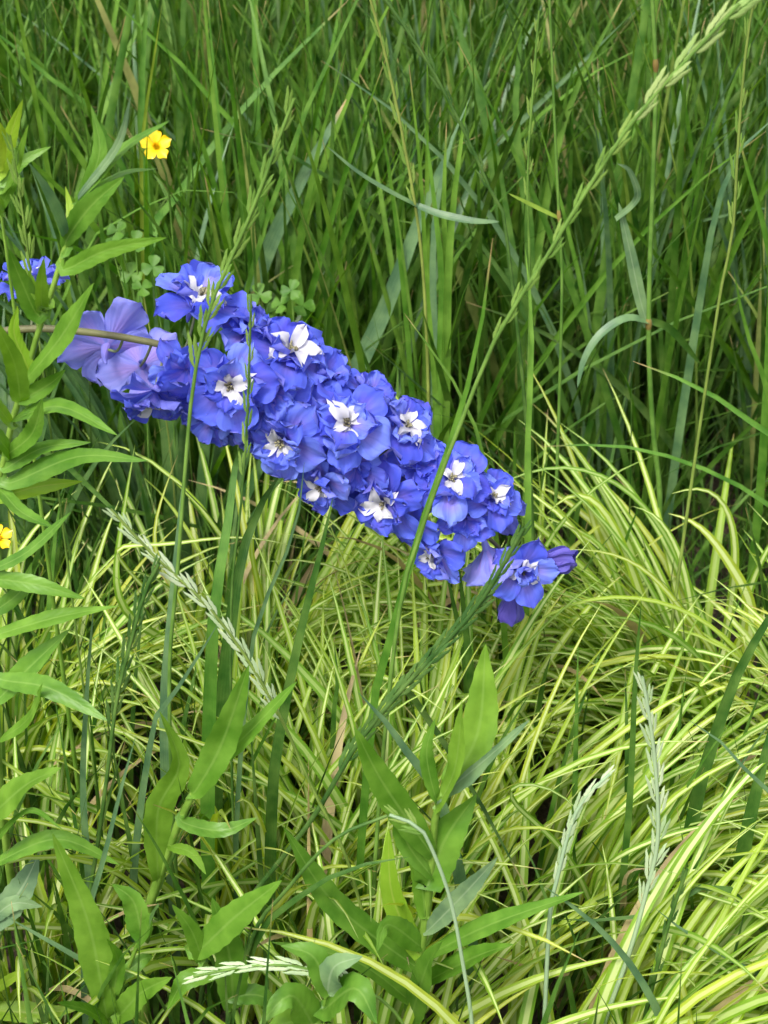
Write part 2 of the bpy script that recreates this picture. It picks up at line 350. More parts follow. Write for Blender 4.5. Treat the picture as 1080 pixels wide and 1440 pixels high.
BL = [
 ('blue', 1.72, 31, [(335, 470), (370, 370), (415, 270), (462, 185), (487, 140)], 'broad blue-green grass blade rising just behind the uppermost delphinium flower', 0.05),
 ('blue', 1.66, 30, [(480, 575), (540, 440), (590, 310), (640, 190)], 'broad blue-green grass blade slanting up behind the middle of the delphinium spike', 0.05),
 ('bright', 1.02, 15, [(530, 965), (555, 880), (578, 790), (610, 690), (645, 590), (675, 470), (693, 335)], 'long slender green blade crossing in front of the delphinium flowers', -0.02),
 ('bright', 1.78, 13, [(140, 175), (110, 150), (60, 100), (0, 50), (-40, 20)], 'green blade slanting across the meadow grass above the tallest leafy stem', 0.0),
 ('grass', 1.85, 13, [(20, 230), (40, 150), (75, 75), (108, -10)], 'green blade crossing over a slanted one above the yellowish leaf tips', 0.1),
 ('bright', 1.70, 21, [(200, 220), (197, 140), (203, 40), (208, -40)], 'wide upright green blade standing above the yellow buttercup', 0.1),
 ('yellow', 1.66, 9, [(198, 260), (203, 170), (215, 90), (228, 5)], 'narrow yellow-tipped blade standing beside the buttercup', 0.0),
 ('bright', 1.80, 11, [(350, 210), (320, 172), (270, 105), (200, 40), (150, -10)], 'long green blade leaning across the grass above the buttercup', 0.0),
 ('bright', 1.75, 14, [(215, 330), (240, 290), (300, 205), (380, 110), (490, 0)], 'long green blade leaning the other way beside the buttercup', 0.2),
 ('bright', 1.60, 9, [(120, 355), (200, 292), (270, 265), (315, 265), (345, 285), (372, 325)], 'arched green blade with dry tip below the buttercup', 0.0),
 ('blue', 1.80, 11, [(670, 240), (735, 170), (790, 115), (905, 5)], 'straight grey-green blade leaning behind the pale ryegrass head', 0.2),
 ('blue', 1.55, 15, [(1000, 330), (1012, 280), (1030, 230), (1060, 185), (1095, 160)], 'bent grey blade curving beside the bright upright blade', 0.0),
 ('bright', 1.50, 17, [(1085, 400), (1075, 320), (1055, 250), (1035, 180)], 'bright green upright blade beside the bent grey blade', 0.0),
 ('bright', 1.35, 13, [(1130, 660), (1080, 612), (1010, 560), (950, 530), (890, 508)], 'bright arching blade with dry tip below the jointed stalk', 0.05),
 ('bright', 1.40, 10, [(1160, 790), (1080, 710), (990, 660), (900, 632), (830, 626), (760, 628)], 'thin long blade arching level above the large sedge mound', 0.0),
 ('bright', 1.45, 15, [(1095, 640), (1072, 530), (1047, 460), (1032, 380)], 'upright green blade behind the arching dry-tipped blade', 0.0),
 ('dark', 1.05, 25, [(975, 1140), (990, 1080), (1035, 950), (1095, 845), (1115, 800)], 'wide dark green blade leaning across the large sedge mound', 0.05),
 ('dark', 1.02, 12, [(886, 1120), (893, 960), (902, 845)], 'narrow dark upright blade standing above the white ryegrass head', 0.0),
 ('blue', 0.95, 11, [(1100, 1150), (1050, 1085), (1010, 1040), (968, 1012)], 'thin grey blade bent beside the wide dark blade', 0.0),
 ('dark', 0.98, 30, [(1025, 1330), (1045, 1190), (1078, 1050), (1095, 990)], 'very wide dark blade below the thin bent grey blade', 0.05),
 ('blue', 0.88, 15, [(935, 1450), (900, 1375), (850, 1312), (800, 1270), (766, 1247)], 'grey blade with thin pale tip crossing the pale ryegrass stem', 0.0),
 ('blue', 0.90, 12, [(1110, 1400), (1030, 1352), (960, 1308), (922, 1278)], 'bluish blade sloping over the arching sedge beside the white ryegrass stem', 0.0),
 ('dark', 0.95, 12, [(1020, 1245), (960, 1268), (880, 1292), (785, 1293)], 'dark bluish blade lying level behind the white ryegrass stem', 0.0),
 ('dark', 1.00, 20, [(385, 1095), (402, 990), (425, 880), (455, 760), (468, 700)], 'dark green upright blade below the middle of the delphinium', 0.02),
 ('blue', 0.96, 25, [(620, 1130), (590, 1085), (545, 1020), (520, 990), (504, 974)], 'short broad blue-green blade with a folded tip above the leafy stem', 0.0),
 ('dark', 1.22, 14, [(655, 940), (640, 860), (626, 800)], 'dark short blade hanging under the delphinium flower near the tip', 0.0),
 ('dark', 1.20, 16, [(668, 1010), (655, 880), (645, 790)], 'dark upright blade under the delphinium flower near the tip, the longer one', 0.0),
 ('blue', 1.02, 14, [(118, 1120), (122, 990), (132, 850)], 'blue-green upright blade behind the leaves with curled pale tips', 0.0),
 ('blue', 1.04, 20, [(232, 1020), (238, 900), (250, 770), (262, 640)], 'broad blue-green blade standing behind the flowering stalk before the spike', 0.0),
 ('blue', 1.00, 15, [(215, 1030), (240, 985), (275, 930), (308, 875)], 'short leaning blue-green blade behind the pale arching ryegrass head', 0.0),
 ('blue', 0.90, 11, [(120, 1310), (148, 1200), (170, 1110), (191, 1035)], 'narrow blue-green blade leaning beside the dark ryegrass head', 0.0),
 ('blue', 0.88, 13, [(125, 1360), (70, 1325), (8, 1288)], 'short grey-green blade lying over low grass beside the large drooping leaf', 0.0),
 ('blue', 1.03, 9, [(355, 905), (395, 800), (420, 720), (428, 650)], 'thin blue-green blade ending in front of a lower delphinium flower', -0.02),
 ('dark', 0.88, 16, [(365, 1310), (385, 1290), (450, 1242), (510, 1217), (575, 1205)], 'dark bent blade folding over behind the leafy stem', 0.0),
 ('bright', 1.08, 24, [(300, 880), (318, 760), (330, 660), (352, 590)], 'wide bright green blade just under the delphinium spike', 0.1),
 ('dark', 1.15, 26, [(330, 830), (362, 720), (398, 660)], 'wide dark leaf blade slanting under the delphinium spike', 0.08),
 ('bright', 1.30, 12, [(742, 760), (742, 620), (748, 470), (738, 345)], 'upright green blade beyond the delphinium tip', 0.1),
 ('dark', 1.15, 13, [(470, 1010), (475, 960), (470, 905)], 'short pointed dark blade in the sedge below the spike', 0.0),
 ('grass', 1.25, 12, [(690, 700), (655, 570), (590, 470), (568, 440)], 'green blade leaning out behind the spike near its tip', 0.1),
]
for mat, Yd, wp, pts, lab, dy in BL:
    single_blade(mat, Yd, wp, pts, lab, dY=dy)

# a few tufts whose blades the photograph lets one count
def tuft(blades, label, group=None, name='grass_tuft'):
    parts = []
    for mat, Yd, wp, pts, dy in blades:
        parts.append((mat, blade_parts(pts, Yd, wp, dy)))
    b = np.mean([p[1][0][0] for p in parts], 0); b[2] = 0
    e = empty(name, b, label, 'grass tuft', group)
    for mat, (C, W, (V, Q, bl)) in parts:
        obj('blade', mesh('blade', V - b, Q, bl, M[mat]), e)
    return e
tuft([('bright', 1.55, 15, [(618, 540), (622, 400), (612, 290), (597, 168)], .05), ('bright', 1.56, 14, [(622, 540), (628, 400), (624, 300), (628, 172)], .05),
      ('bright', 1.55, 17, [(626, 540), (630, 380), (640, 260), (657, 140)], .05), ('blue', 1.6, 14, [(612, 520), (610, 330), (632, 210), (662, 135)], .05), ('bright', 1.55, 9, [(612, 560), (600, 400), (592, 250), (575, 90)], .0)],
     'bright green tuft fanning out above the middle of the delphinium spike')
tuft([('dark', 1.75, 26, [(735, 470), (715, 350), (680, 150), (630, 0)], .1), ('grass', 1.75, 18, [(740, 470), (745, 330), (725, 170), (735, 20)], .1), ('grass', 1.75, 14, [(745, 470), (760, 330), (800, 150), (880, -10)], .1),
      ('grass', 1.75, 16, [(740, 480), (700, 390), (640, 330), (560, 310)], .0)], 'broad dark tuft behind the middle of the long ryegrass stalk')

# random tufts in the meadow, each blade a part
def make_tuft(x, y, nb, Lr, wr, mat, label, group, lean=0.3):
    e = empty('grass_tuft', (x, y, 0), label, 'grass tuft', group)
    for _ in range(nb):
        a = random.uniform(0, 6.283); L = random.uniform(*Lr); l0 = abs(random.gauss(0, lean)); bd = abs(random.gauss(0.3, 0.4)); n = 9
        s = np.linspace(0, 1, n + 1); th = l0 + bd * s ** 1.5
        h = np.r_[0, np.cumsum(np.sin(th[:-1]) * L / n)]; z = np.r_[0, np.cumsum(np.cos(th[:-1]) * L / n)] - 0.012
        r0 = random.uniform(0, 0.02)
        P = np.stack([np.cos(a) * (h + r0), np.sin(a) * (h + r0), z], 1)
        W = random.uniform(*wr) * np.minimum(1, .55 + 1.5 * s) * np.maximum(0.03, 1 - s ** 3.5)
        N = np.array([-math.cos(a), -math.sin(a), 0.35]) if random.random() < .5 else np.array([random.uniform(-.5, .5), -1, .4])
        V, Q, bl = ribbon(P, W, unit(N), fold=0.18, roll=random.uniform(-.4, .4), twist=random.uniform(-.7, .7))
        obj('blade', mesh('blade', V, Q, bl, M[mat]), e)
    return e
LANDMARKS = [((219, 260), 'near the buttercup'), ((400, 290), 'behind the broad blade above the uppermost flower'), ((625, 330), 'around the bright fanning tuft'),
             ((790, 250), 'beside the straight yellow grass stem'), ((915, 330), 'beside the jointed grass stalk'), ((1050, 320), 'behind the bent grey blade'), ((60, 300), 'behind the tallest leafy stem')]
LOOKS = [('grass', 'deep green'), ('bright', 'light green'), ('blue', 'blue-green')]
for i in range(46):
    y = random.uniform(1.58, 2.15); x = random.uniform(-0.5, 0.5) * (0.85 + (y - 1.5) * .6)
    mat, look = LOOKS[(0, 1, 0, 1, 2)[i % 5]]
    place = min(LANDMARKS, key=lambda l: abs(at(*l[0], 1.7)[0] - x * 1.7 / y))[1]
    make_tuft(x, y, 7, (0.35, 0.75), (0.006, 0.010), mat, 'tall %s grass tuft in the meadow %s' % (look, place), '%s grass tufts %s' % (look, place), 0.22)

# ------------------------------------------------------------------ dark strap-leaved clumps behind the spike
def strap_clump(x, y, nb, Lr, label):
    e = empty('strap_leaf_clump', (x, y, 0), label, 'leaf clump')
    for k in range(nb):
        a = random.uniform(0, 6.283); L = random.uniform(*Lr); l0 = random.uniform(0.05, 0.4); bd = random.uniform(0.1, 0.9); n = 11
        s = np.linspace(0, 1, n + 1); th = l0 + bd * s ** 2
        h = np.r_[0, np.cumsum(np.sin(th[:-1]) * L / n)]; z = np.r_[0, np.cumsum(np.cos(th[:-1]) * L / n)] - 0.015
        P = np.stack([np.cos(a) * (h + .02), np.sin(a) * (h + .02), z], 1)
        W = random.uniform(.012, .019) * np.minimum(1, .6 + s) * np.maximum(0.03, 1 - s ** 3)
        V, Q, bl = ribbon(P, W, unit(np.array([-math.cos(a) + random.uniform(-.7, .7), -math.sin(a) - .5, .4])), fold=0.25, twist=random.uniform(-.4, .4))
        obj('leaf', mesh('leaf', V, Q, bl, M['strap']), e)
strap_clump(-0.22, 1.52, 26, (.34, .5), 'dark green strap-leaved clump behind the stalk end of the delphinium spike')
strap_clump(-0.40, 1.48, 20, (.32, .48), 'dark green strap-leaved clump behind the tallest leafy stem')

# ------------------------------------------------------------------ variegated sedge
def sedge(x, y, nb, Lr, label, az0=None, spread=math.pi, hero=(), wr=(0.0075, 0.0130), l0r=(0.05, 0.5), bdr=(0.7, 1.9), foot=0.05):
    nb = int(nb * .72)
    e = empty('sedge_clump', (x, y, 0), label, 'sedge')
    for k in range(nb):
        a = random.gauss(0, spread * .5) + (az0 or 0) if random.random() < .92 else random.uniform(0, 6.283)
        L = random.uniform(*Lr); l0 = random.uniform(*l0r); bd = random.uniform(*bdr); n = 12
        s = np.linspace(0, 1, n + 1); th = l0 + bd * s ** random.uniform(1.2, 2.4)
        h = np.r_[0, np.cumsum(np.sin(th[:-1]) * L / n)]; z = np.r_[0, np.cumsum(np.cos(th[:-1]) * L / n)] - 0.012
        z = np.maximum(z, -0.012)
        r0 = random.uniform(0, foot); a0 = a + random.gauss(0, 1.0); sd = random.gauss(0, .05) * L * s ** 2
        P = np.stack([np.cos(a) * h - np.sin(a) * sd + r0 * math.cos(a0), np.sin(a) * h + np.cos(a) * sd + r0 * math.sin(a0), z], 1)
        W = random.uniform(*wr) * np.minimum(1, .7 + s) * np.maximum(0.03, 1 - s ** 4) * (1 - .3 * s)
        Nn = np.stack([-np.cos(th) * math.cos(a), -np.cos(th) * math.sin(a), np.sin(th) + .25], 1)
        V, Q, bl = ribbon(P, W, unit(Nn), fold=0.2, roll=random.gauss(0, .35), twist=random.gauss(0, .5))
        dead = random.random() < 0.025
        obj('dry_leaf' if dead else 'leaf', mesh('leaf', V, Q, bl, M['tan' if dead else 'sedge']), e)
    for mat, wpx, Yd, dY, pts in hero:
        k = len(pts); P = np.array([at(px, py, Yd + dY * i / (k - 1)) for i, (px, py) in enumerate(pts)])
        wm = wpx / pxm(P[k // 2]); b = np.array([x + random.uniform(-.04, .04), y + random.uniform(-.04, .04), -0.012])
        m_ = b * .4 + P[0] * .6; m_[:2] = b[:2] * .55 + P[0][:2] * .45
        C = spline(np.vstack([b, m_, P]), 26); s = np.linspace(0, 1, 27)
        for _ in range(5): C[1:-1] = (C[:-2] + 2 * C[1:-1] + C[2:]) / 4
        W = wm * np.minimum(1, .7 + s) * np.maximum(.04, 1 - s ** 6) * (1 - .25 * s)
        V, Q, bl = ribbon(C, W, view_n(C, .8), fold=.18, roll=random.gauss(0, .25), twist=random.gauss(0, .3))
        o = obj('dry_leaf' if mat == 'tan' else 'leaf', mesh('leaf', V - np.array([x, y, 0]), Q, bl, M[mat]), e)
    return e
H1 = [('sedge', 10, 1.40, 0, [(960, 800), (930, 740), (895, 697), (845, 663), (790, 650), (738, 661), (690, 686)]),
      ('sedge', 17, 1.38, 0, [(905, 850), (880, 775), (850, 715), (820, 683), (792, 690), (770, 722)]),
      ('sedge', 15, 1.42, 0, [(1020, 900), (1032, 820), (1033, 750), (1015, 698), (985, 678), (945, 694)]),
      ('sedge', 20, 1.38, 0, [(1060, 860), (1030, 800), (1000, 755), (965, 722), (940, 722)]),
      ('sedge', 10, 1.25, -.03, [(1060, 945), (1010, 885), (950, 850), (880, 835), (810, 842), (755, 868), (700, 920)]),
      ('sedge', 10, 1.30, -.03, [(960, 860), (910, 800), (850, 772), (795, 772)]),
      ('sedge', 12, 1.25, -.05, [(880, 985), (845, 935), (790, 912), (715, 930)]),
      ('sedge', 16, 1.40, 0, [(1040, 920), (1050, 840), (1085, 760), (1110, 730)]),
      ('sedge', 14, 1.38, 0, [(880, 860), (862, 790), (832, 750), (800, 740)]),
      ('sedge', 15, 1.36, 0, [(980, 900), (960, 790), (930, 730), (905, 705), (890, 712)])]
sedge(0.34, 1.36, 360, (.22, .42), 'large mound of arching yellow-green sedge beyond the delphinium tip', az0=R(200), spread=R(75), hero=H1, l0r=(.25, .80), bdr=(.6, 1.5), foot=.10, wr=(.009, .015))
sedge(0.10, 1.40, 190, (.24, .40), 'yellow-green sedge clump behind the lower flowers near the delphinium tip', az0=R(230), spread=R(120), foot=.07)
H3 = [('sedge', 15, 1.28, 0, [(168, 860), (172, 740), (190, 625)]), ('sedge', 9, 1.26, 0, [(140, 760), (230, 775), (330, 745), (420, 770)]), ('tan', 10, 1.20, 0, [(300, 1010), (292, 995), (265, 995), (243, 1012)]),
      ('sedge', 12, 1.26, 0, [(350, 760), (370, 700), (395, 665)]), ('sedge', 11, 1.28, 0, [(215, 780), (228, 700), (250, 640)])]
sedge(-0.14, 1.36, 200, (.24, .40), 'yellow-green sedge clump under the middle of the delphinium spike', hero=H3, az0=R(-10), spread=R(120), foot=.08)
sedge(-0.36, 1.28, 170, (.24, .38), 'yellow-green sedge clump behind the lower leaves of the tallest leafy stem', az0=R(0), spread=R(100), foot=.07)
H5 = [('tan', 14, 1.0, 0, [(1030, 1300), (1020, 1265), (1008, 1248), (985, 1275)]), ('tan', 13, .95, 0, [(800, 1370), (760, 1370), (720, 1350), (695, 1345)]), ('tan', 12, 1.0, 0, [(880, 1225), (895, 1218), (915, 1222)]),
      ('sedge', 16, .98, 0, [(860, 1210), (950, 1170), (1060, 1150)]), ('sedge', 12, .98, 0, [(700, 1110), (740, 1095), (790, 1105), (830, 1160)])]
sedge(0.17, 1.07, 220, (.24, .40), 'yellow-green sedge clump around the foot of the white ryegrass head', hero=H5, az0=R(-5), spread=R(60), bdr=(1.3, 2.3), foot=.08, wr=(.008, .0135))
sedge(0.02, 1.10, 170, (.26, .42), 'yellow-green sedge clump behind the tall leafy stem with upright top leaf', az0=R(95), spread=R(130), bdr=(.4, 1.5), foot=.08)
sedge(-0.10, 1.06, 140, (.28, .42), 'yellow-green sedge clump behind the pale arching ryegrass head', bdr=(.5, 1.7), foot=.07)
sedge(0.48, 1.22, 150, (.24, .38), 'yellow-green sedge clump behind the very wide dark blade', az0=R(180), spread=R(110), foot=.07)
sedge(0.16, 0.86, 190, (.28, .44), 'low arching sedge clump beside the two pale ryegrass stems', az0=R(18), spread=R(48), wr=(.0085, .014), bdr=(1.2, 2.3), foot=.08)
sedge(0.46, 0.90, 95, (.26, .42), 'low arching sedge clump beneath the sloping bluish blade', az0=R(160), spread=R(80), wr=(.008, .013), bdr=(1.1, 2.2), foot=.08)
sedge(-0.02, 0.86, 130, (.24, .38), 'low sedge clump at the foot of the central leafy stems', bdr=(.8, 2.0), foot=.08)
sedge(-0.30, 1.00, 80, (.26, .38), 'sedge clump half hidden by green grass and low leafy stems', bdr=(.9, 2.0), foot=.08)

# ------------------------------------------------------------------ leafy stems
def leafy_plant(Yd, stem_pts, leaves, label, wpx=11, name='leafy_plant'):
    S = to_ground(np.array([at(x, y, Yd) for x, y in stem_pts]))
    b = S[0].copy(); b[2] = 0
    e = empty(name, b, label, 'leafy plant', 'leafy green stems')
    C = spline(S, 22); r = wpx / 2 / pxm(S[-1]) * np.linspace(1.1, 0.5, 23)
    V, Q, bl = tube(C, r, 7); obj('stem', mesh('stem', V - b, Q, bl, M['stem']), e)
    for lf in leaves:
        pts, wp = lf[0], lf[1]; mat = lf[2] if len(lf) > 2 else 'broad'; dY = lf[3] if len(lf) > 3 else random.uniform(-.05, .03)
        k = len(pts)
        P = np.array([at(x, y, Yd + dY * (i / (k - 1)) - 0.004) for i, (x, y) in enumerate(pts)])
        # join the leaf to the nearest place on the stem
        j = np.argmin(np.linalg.norm(C - P[0], axis=1))
        if np.linalg.norm(C[j] - P[0]) > .004: P = np.vstack([C[j] if np.linalg.norm(C[j] - P[0]) < .06 else C[max(0, j)], P])
        n = 18; L = spline(P, n); s = np.linspace(0, 1, n + 1)
        L[:, 2] += 0
        wm = wp / pxm(P[len(P) // 2])
        prof = np.sin(math.pi * np.clip(s, 0, 1) ** 0.8) ** 0.8; prof = np.maximum(prof, np.where(s < .5, .16, .02)); prof /= prof.max()
        prof = prof * (1 + 0.045 * np.where(np.arange(n + 1) % 2, 1, -1) * (s > .2) * (s < .95))
        V, Q, bl = ribbon(L, wm * prof, view_n(L, .7), fold=random.uniform(.10, .26), nx=7, roll=random.uniform(-.5, .5), twist=random.uniform(-.5, .5), wave=random.uniform(.03, .09), droop=.12)
        obj('leaf', mesh('leaf', V - b, Q, bl, M[mat]), e)
    return e
leafy_plant(1.06, [(-15, 760), (5, 650), (17, 593), (37, 527), (53, 470), (67, 427), (87, 370), (95, 325), (108, 285)], [
    ([(112, 285), (140, 215), (128, 148)], 24), ([(112, 280), (170, 212), (238, 170)], 22), ([(112, 275), (165, 205), (184, 135)], 13, 'grey'), ([(108, 285), (170, 245), (222, 237)], 20),
    ([(95, 335), (128, 290), (175, 248)], 34), ([(88, 380), (150, 352), (234, 334)], 26), ([(92, 330), (72, 280), (40, 228)], 18, 'blue'), ([(35, 535), (85, 475), (132, 398)], 44, 'broad', -.06),
    ([(55, 445), (30, 395), (12, 350)], 30), ([(60, 440), (58, 400), (62, 362)], 20), ([(20, 590), (85, 572), (165, 612)], 32), ([(10, 680), (110, 642), (208, 648)], 32),
    ([(0, 700), (50, 685), (116, 677)], 26, 'broadyellow'), ([(5, 660), (60, 630), (128, 622)], 24), ([(30, 570), (20, 510), (-15, 440)], 30), ([(15, 640), (-20, 600), (-60, 590)], 30), ([(100, 325), (98, 290), (92, 262)], 14, 'broadyellow'), ([(30, 560), (70, 540), (92, 520)], 26), ([(10, 640), (45, 610), (60, 560)], 28), ([(40, 520), (20, 470), (25, 430)], 22, 'broadyellow'), ([(0, 690), (30, 720), (80, 745)], 24), ([(70, 430), (50, 410), (40, 380)], 18), ([(90, 360), (110, 310), (108, 268)], 20), ([(20, 600), (-10, 560), (-30, 500)], 28)],
    'tallest leafy green stem, in front of the delphinium stalk', 16)
leafy_plant(1.0, [(0, 1120), (-8, 960), (-12, 850), (-10, 790)], [
    ([(-10, 815), (50, 822), (120, 842)], 26), ([(-10, 895), (80, 868), (168, 852)], 26), ([(-5, 985), (40, 940), (98, 885)], 34), ([(0, 955), (70, 968), (152, 1014)], 32),
    ([(-8, 860), (30, 830), (45, 790)], 24), ([(0, 1040), (40, 1010), (60, 960)], 24), ([(-10, 800), (40, 775), (100, 720)], 20)], 'leafy stem with curled pale-tipped leaves standing before the sedge', 13)
leafy_plant(.93, [(-10, 1420), (-20, 1300), (-20, 1170)], [
    ([(-18, 1155), (35, 1105), (86, 1080)], 46), ([(-15, 1190), (40, 1140), (90, 1168)], 16), ([(-10, 1215), (80, 1180), (168, 1216)], 30), ([(-10, 1300), (30, 1250), (55, 1200)], 42, 'grey'), ([(-10, 1290), (20, 1270), (60, 1275)], 24, 'grey'),
    ([(-15, 1420), (50, 1424), (108, 1420)], 30, 'broadyellow'), ([(-15, 1400), (10, 1380), (42, 1362)], 18, 'broadyellow')], 'low leafy stem with mildewed grey leaves and one yellowing leaf', 12)
leafy_plant(.86, [(140, 1480), (158, 1420), (185, 1350), (200, 1310)], [
    ([(150, 1430), (125, 1300), (74, 1172)], 48), ([(200, 1318), (188, 1268), (158, 1243)], 40), ([(195, 1330), (215, 1290), (222, 1270)], 24), ([(165, 1430), (200, 1395), (242, 1374)], 36), ([(160, 1400), (165, 1350), (150, 1320)], 24), ([(175, 1370), (200, 1350), (215, 1345)], 22), ([(155, 1440), (120, 1420), (80, 1410)], 26)], 'low leafy stem with one large drooping leaf beside the dark ryegrass head', 12)
leafy_plant(.95, [(205, 1300), (225, 1230), (250, 1160), (285, 1090), (330, 1005)], [
    ([(222, 1235), (222, 1140), (252, 1075), (224, 1000)], 42, 'broad', 0.0), ([(270, 1120), (310, 1050), (350, 935)], 44), ([(290, 1085), (350, 1030), (418, 958)], 28), ([(255, 1155), (310, 1168), (362, 1150)], 24), ([(300, 1060), (330, 1010), (335, 950)], 24, 'broadyellow'), ([(240, 1190), (270, 1200), (290, 1230)], 20)], 'yellowish leafy stem with upright leaves below the pale arching ryegrass head', 20)
leafy_plant(.85, [(345, 1480), (330, 1420), (300, 1370), (262, 1330)], [
    ([(328, 1420), (322, 1340), (298, 1262)], 46, 'broad', 0), ([(285, 1355), (270, 1310), (242, 1272)], 26), ([(275, 1340), (330, 1290), (396, 1238)], 44), ([(320, 1400), (365, 1400), (390, 1420)], 30), ([(300, 1370), (260, 1380), (235, 1420)], 30)], 'low leafy stem with one stiff upright leaf behind the level ryegrass head', 13)
leafy_plant(.90, [(566, 1480), (573, 1440), (590, 1347), (600, 1280), (607, 1213), (612, 1150), (628, 1100)], [
    ([(628, 1110), (672, 1030), (683, 906)], 52, 'broad', 0.03), ([(600, 1250), (626, 1180), (670, 1117)], 56), ([(606, 1200), (538, 1100), (498, 1022)], 44), ([(620, 1120), (690, 1062), (745, 1012)], 36, 'grey', 0), ([(598, 1290), (586, 1210), (548, 1148)], 32),
    ([(590, 1345), (552, 1260), (546, 1165)], 34, 'broadyellow'), ([(585, 1360), (470, 1270), (398, 1162)], 44), ([(590, 1350), (690, 1300), (822, 1254)], 32), ([(580, 1390), (670, 1345), (722, 1328)], 38), ([(600, 1310), (650, 1260), (700, 1205)], 30, 'grey'),
    ([(580, 1410), (500, 1352), (382, 1325)], 28), ([(575, 1440), (600, 1360), (622, 1325)], 46), ([(590, 1330), (545, 1300), (530, 1340)], 36), ([(612, 1140), (640, 1080), (650, 985)], 34), ([(605, 1230), (570, 1180), (560, 1110)], 34), ([(612, 1120), (600, 1060), (612, 1010)], 22)],
    'tall leafy stem with a bright upright top leaf, standing below the delphinium tip', 20)
leafy_plant(.82, [(440, 1500), (450, 1440), (462, 1390)], [
    ([(445, 1450), (410, 1400), (365, 1440)], 50), ([(462, 1395), (440, 1345), (395, 1330)], 40), ([(455, 1420), (500, 1390), (530, 1440)], 56), ([(460, 1400), (470, 1360), (510, 1345)], 40, 'grey'), ([(450, 1440), (400, 1440), (370, 1480)], 40)], 'lowest leafy stem with wide leaves beneath the level ryegrass head', 12)
leafy_plant(1.12, [(10, 360), (2, 300), (0, 240)], [
    ([(0, 250), (15, 190), (32, 140)], 22, 'broadyellow'), ([(0, 260), (30, 228), (72, 206)], 19), ([(0, 240), (0, 190), (-10, 150)], 20, 'broadyellow'), ([(2, 270), (20, 240), (40, 175)], 18), ([(5, 300), (-20, 270), (-50, 265)], 22), ([(2, 290), (18, 260), (35, 250)], 16)], 'leafy stem with yellowish tips beside the pale seed head, left of nothing taller'.replace(', left of nothing taller', ''), 9)

# ------------------------------------------------------------------ ryegrass stalks
def spikelet_mesh(mat):
    """overlapping pointed scales on two sides of a short axis, one unit long"""
    VV, QQ, BB = [], [], []; off = 0
    for i in range(7):
        sgn = 1 if i % 2 else -1; z0 = i * 0.092; L = 0.42
        s = np.linspace(0, 1, 6)
        P = np.stack([sgn * (0.035 + 0.085 * np.sin(s * 2.6) * (1 - .04 * i)), np.zeros(6), z0 + L * s], 1)
        W = 0.125 * np.maximum(.04, np.sin(math.pi * np.clip(s * .93 + .07, 0, 1) ** .85))
        V, Q, bl = ribbon(P, W, unit(np.array([sgn * .6, -1.0, 0.0])), fold=-0.35, nx=3)
        VV.append(V); QQ.append(Q + off); BB.append(bl); off += len(V)
    return mesh('spikelet', np.vstack(VV), np.vstack(QQ), np.vstack(BB), M[mat])
SPK = {k: spikelet_mesh(k) for k in ('spike', 'spikedark', 'spikepale', 'spikelight')}
def ryegrass(Yd, pts, label, head=None, n=14, lpx=36, mats=('culm', 'spike'), wpx=5, dY=0.0, leaves=(), splay=0.16, nodes=(), grow=(1, .75), wide=.85):
    k = len(pts); S = to_ground(np.array([at(x, y, Yd + dY * i / (k - 1)) for i, (x, y) in enumerate(pts)]))
    b = S[0].copy(); b[2] = 0
    e = empty('ryegrass_stalk', b, label, 'grass stalk', 'single flowering grass stalks')
    C = spline(S, 30); rad = wpx / 2 / pxm(S[len(S) // 2]) * np.linspace(1.1, .6, 31)
    V, Q, bl = tube(C, rad, 6); obj('stem', mesh('stem', V - b, Q, bl, M[mats[0]]), e)
    for px, py in nodes:
        p = at(px, py, Yd); j = np.argmin(np.linalg.norm(C - p, axis=1)); j = min(max(j, 1), 29)
        d = unit(C[j + 1] - C[j - 1]); q = np.linspace(-.006, .006, 5)
        V, Q, bl = tube(C[j] + q[:, None] * d, rad[j] * np.array([1.0, 1.3, 1.45, 1.3, 1.0]), 7); obj('node', mesh('node', V - b, Q, bl, M['node']), e)
    if head is not None:
        h0 = np.argmin(np.linalg.norm(C - at(*head, Yd), axis=1)); D = spline(C[h0:], n)
        for i in range(n):
            p = D[i]; d = Vector(unit(D[min(i + 1, n)] - D[max(i - 1, 0)])); sgn = 1 if i % 2 else -1
            view = Vector(unit(CAM - p)); side = d.cross(view).normalized()
            L = 1.35 * lpx / pxm(p) * random.uniform(.85, 1.12) * (grow[0] + (grow[1] - grow[0]) * (i / n) ** 2)
            zd = (d + side * sgn * splay * random.uniform(.6, 1.4) + view * random.uniform(-.12, .12)).normalized()
            yd = zd.cross(side).normalized(); xd = yd.cross(zd)
            Mx = Matrix((xd, yd, zd)).transposed().to_4x4()
            o = obj('spikelet', SPK[mats[1] if len(mats) == 2 or i < n * .62 else mats[2]], e)
            o.matrix_local = Matrix.Translation(Vector(p - b) + side * sgn * rad[0] * .25) @ Mx @ Matrix.Diagonal((L * wide, L * wide, L, 1))
    for mat, wp, lp, dy in leaves:
        C2, W2, (V, Q, bl) = blade_parts(lp, Yd, wp, dy, ground=False, n=18)
        obj('leaf', mesh('leaf', V - b, Q, bl, M[mat]), e)
    return e
ryegrass(1.03, [(238, 960), (250, 800), (262, 640), (272, 540), (290, 450), (310, 395), (340, 330), (365, 270), (392, 195), (414, 138)], 'green ryegrass stalk crossing the delphinium and rising to a loose seed head', head=(280, 500), n=17, lpx=40, wpx=8, splay=.2)
ryegrass(1.00, [(560, 870), (600, 725), (650, 590), (700, 470), (760, 375), (830, 260), (890, 170), (960, 90), (1040, 5)], 'longest ryegrass stalk, slanting from the delphinium tip up to a pale open head', head=(690, 490), n=20, lpx=46, mats=('culm', 'spike', 'spikelight'), wpx=8, splay=.14, grow=(.62, 1.25))
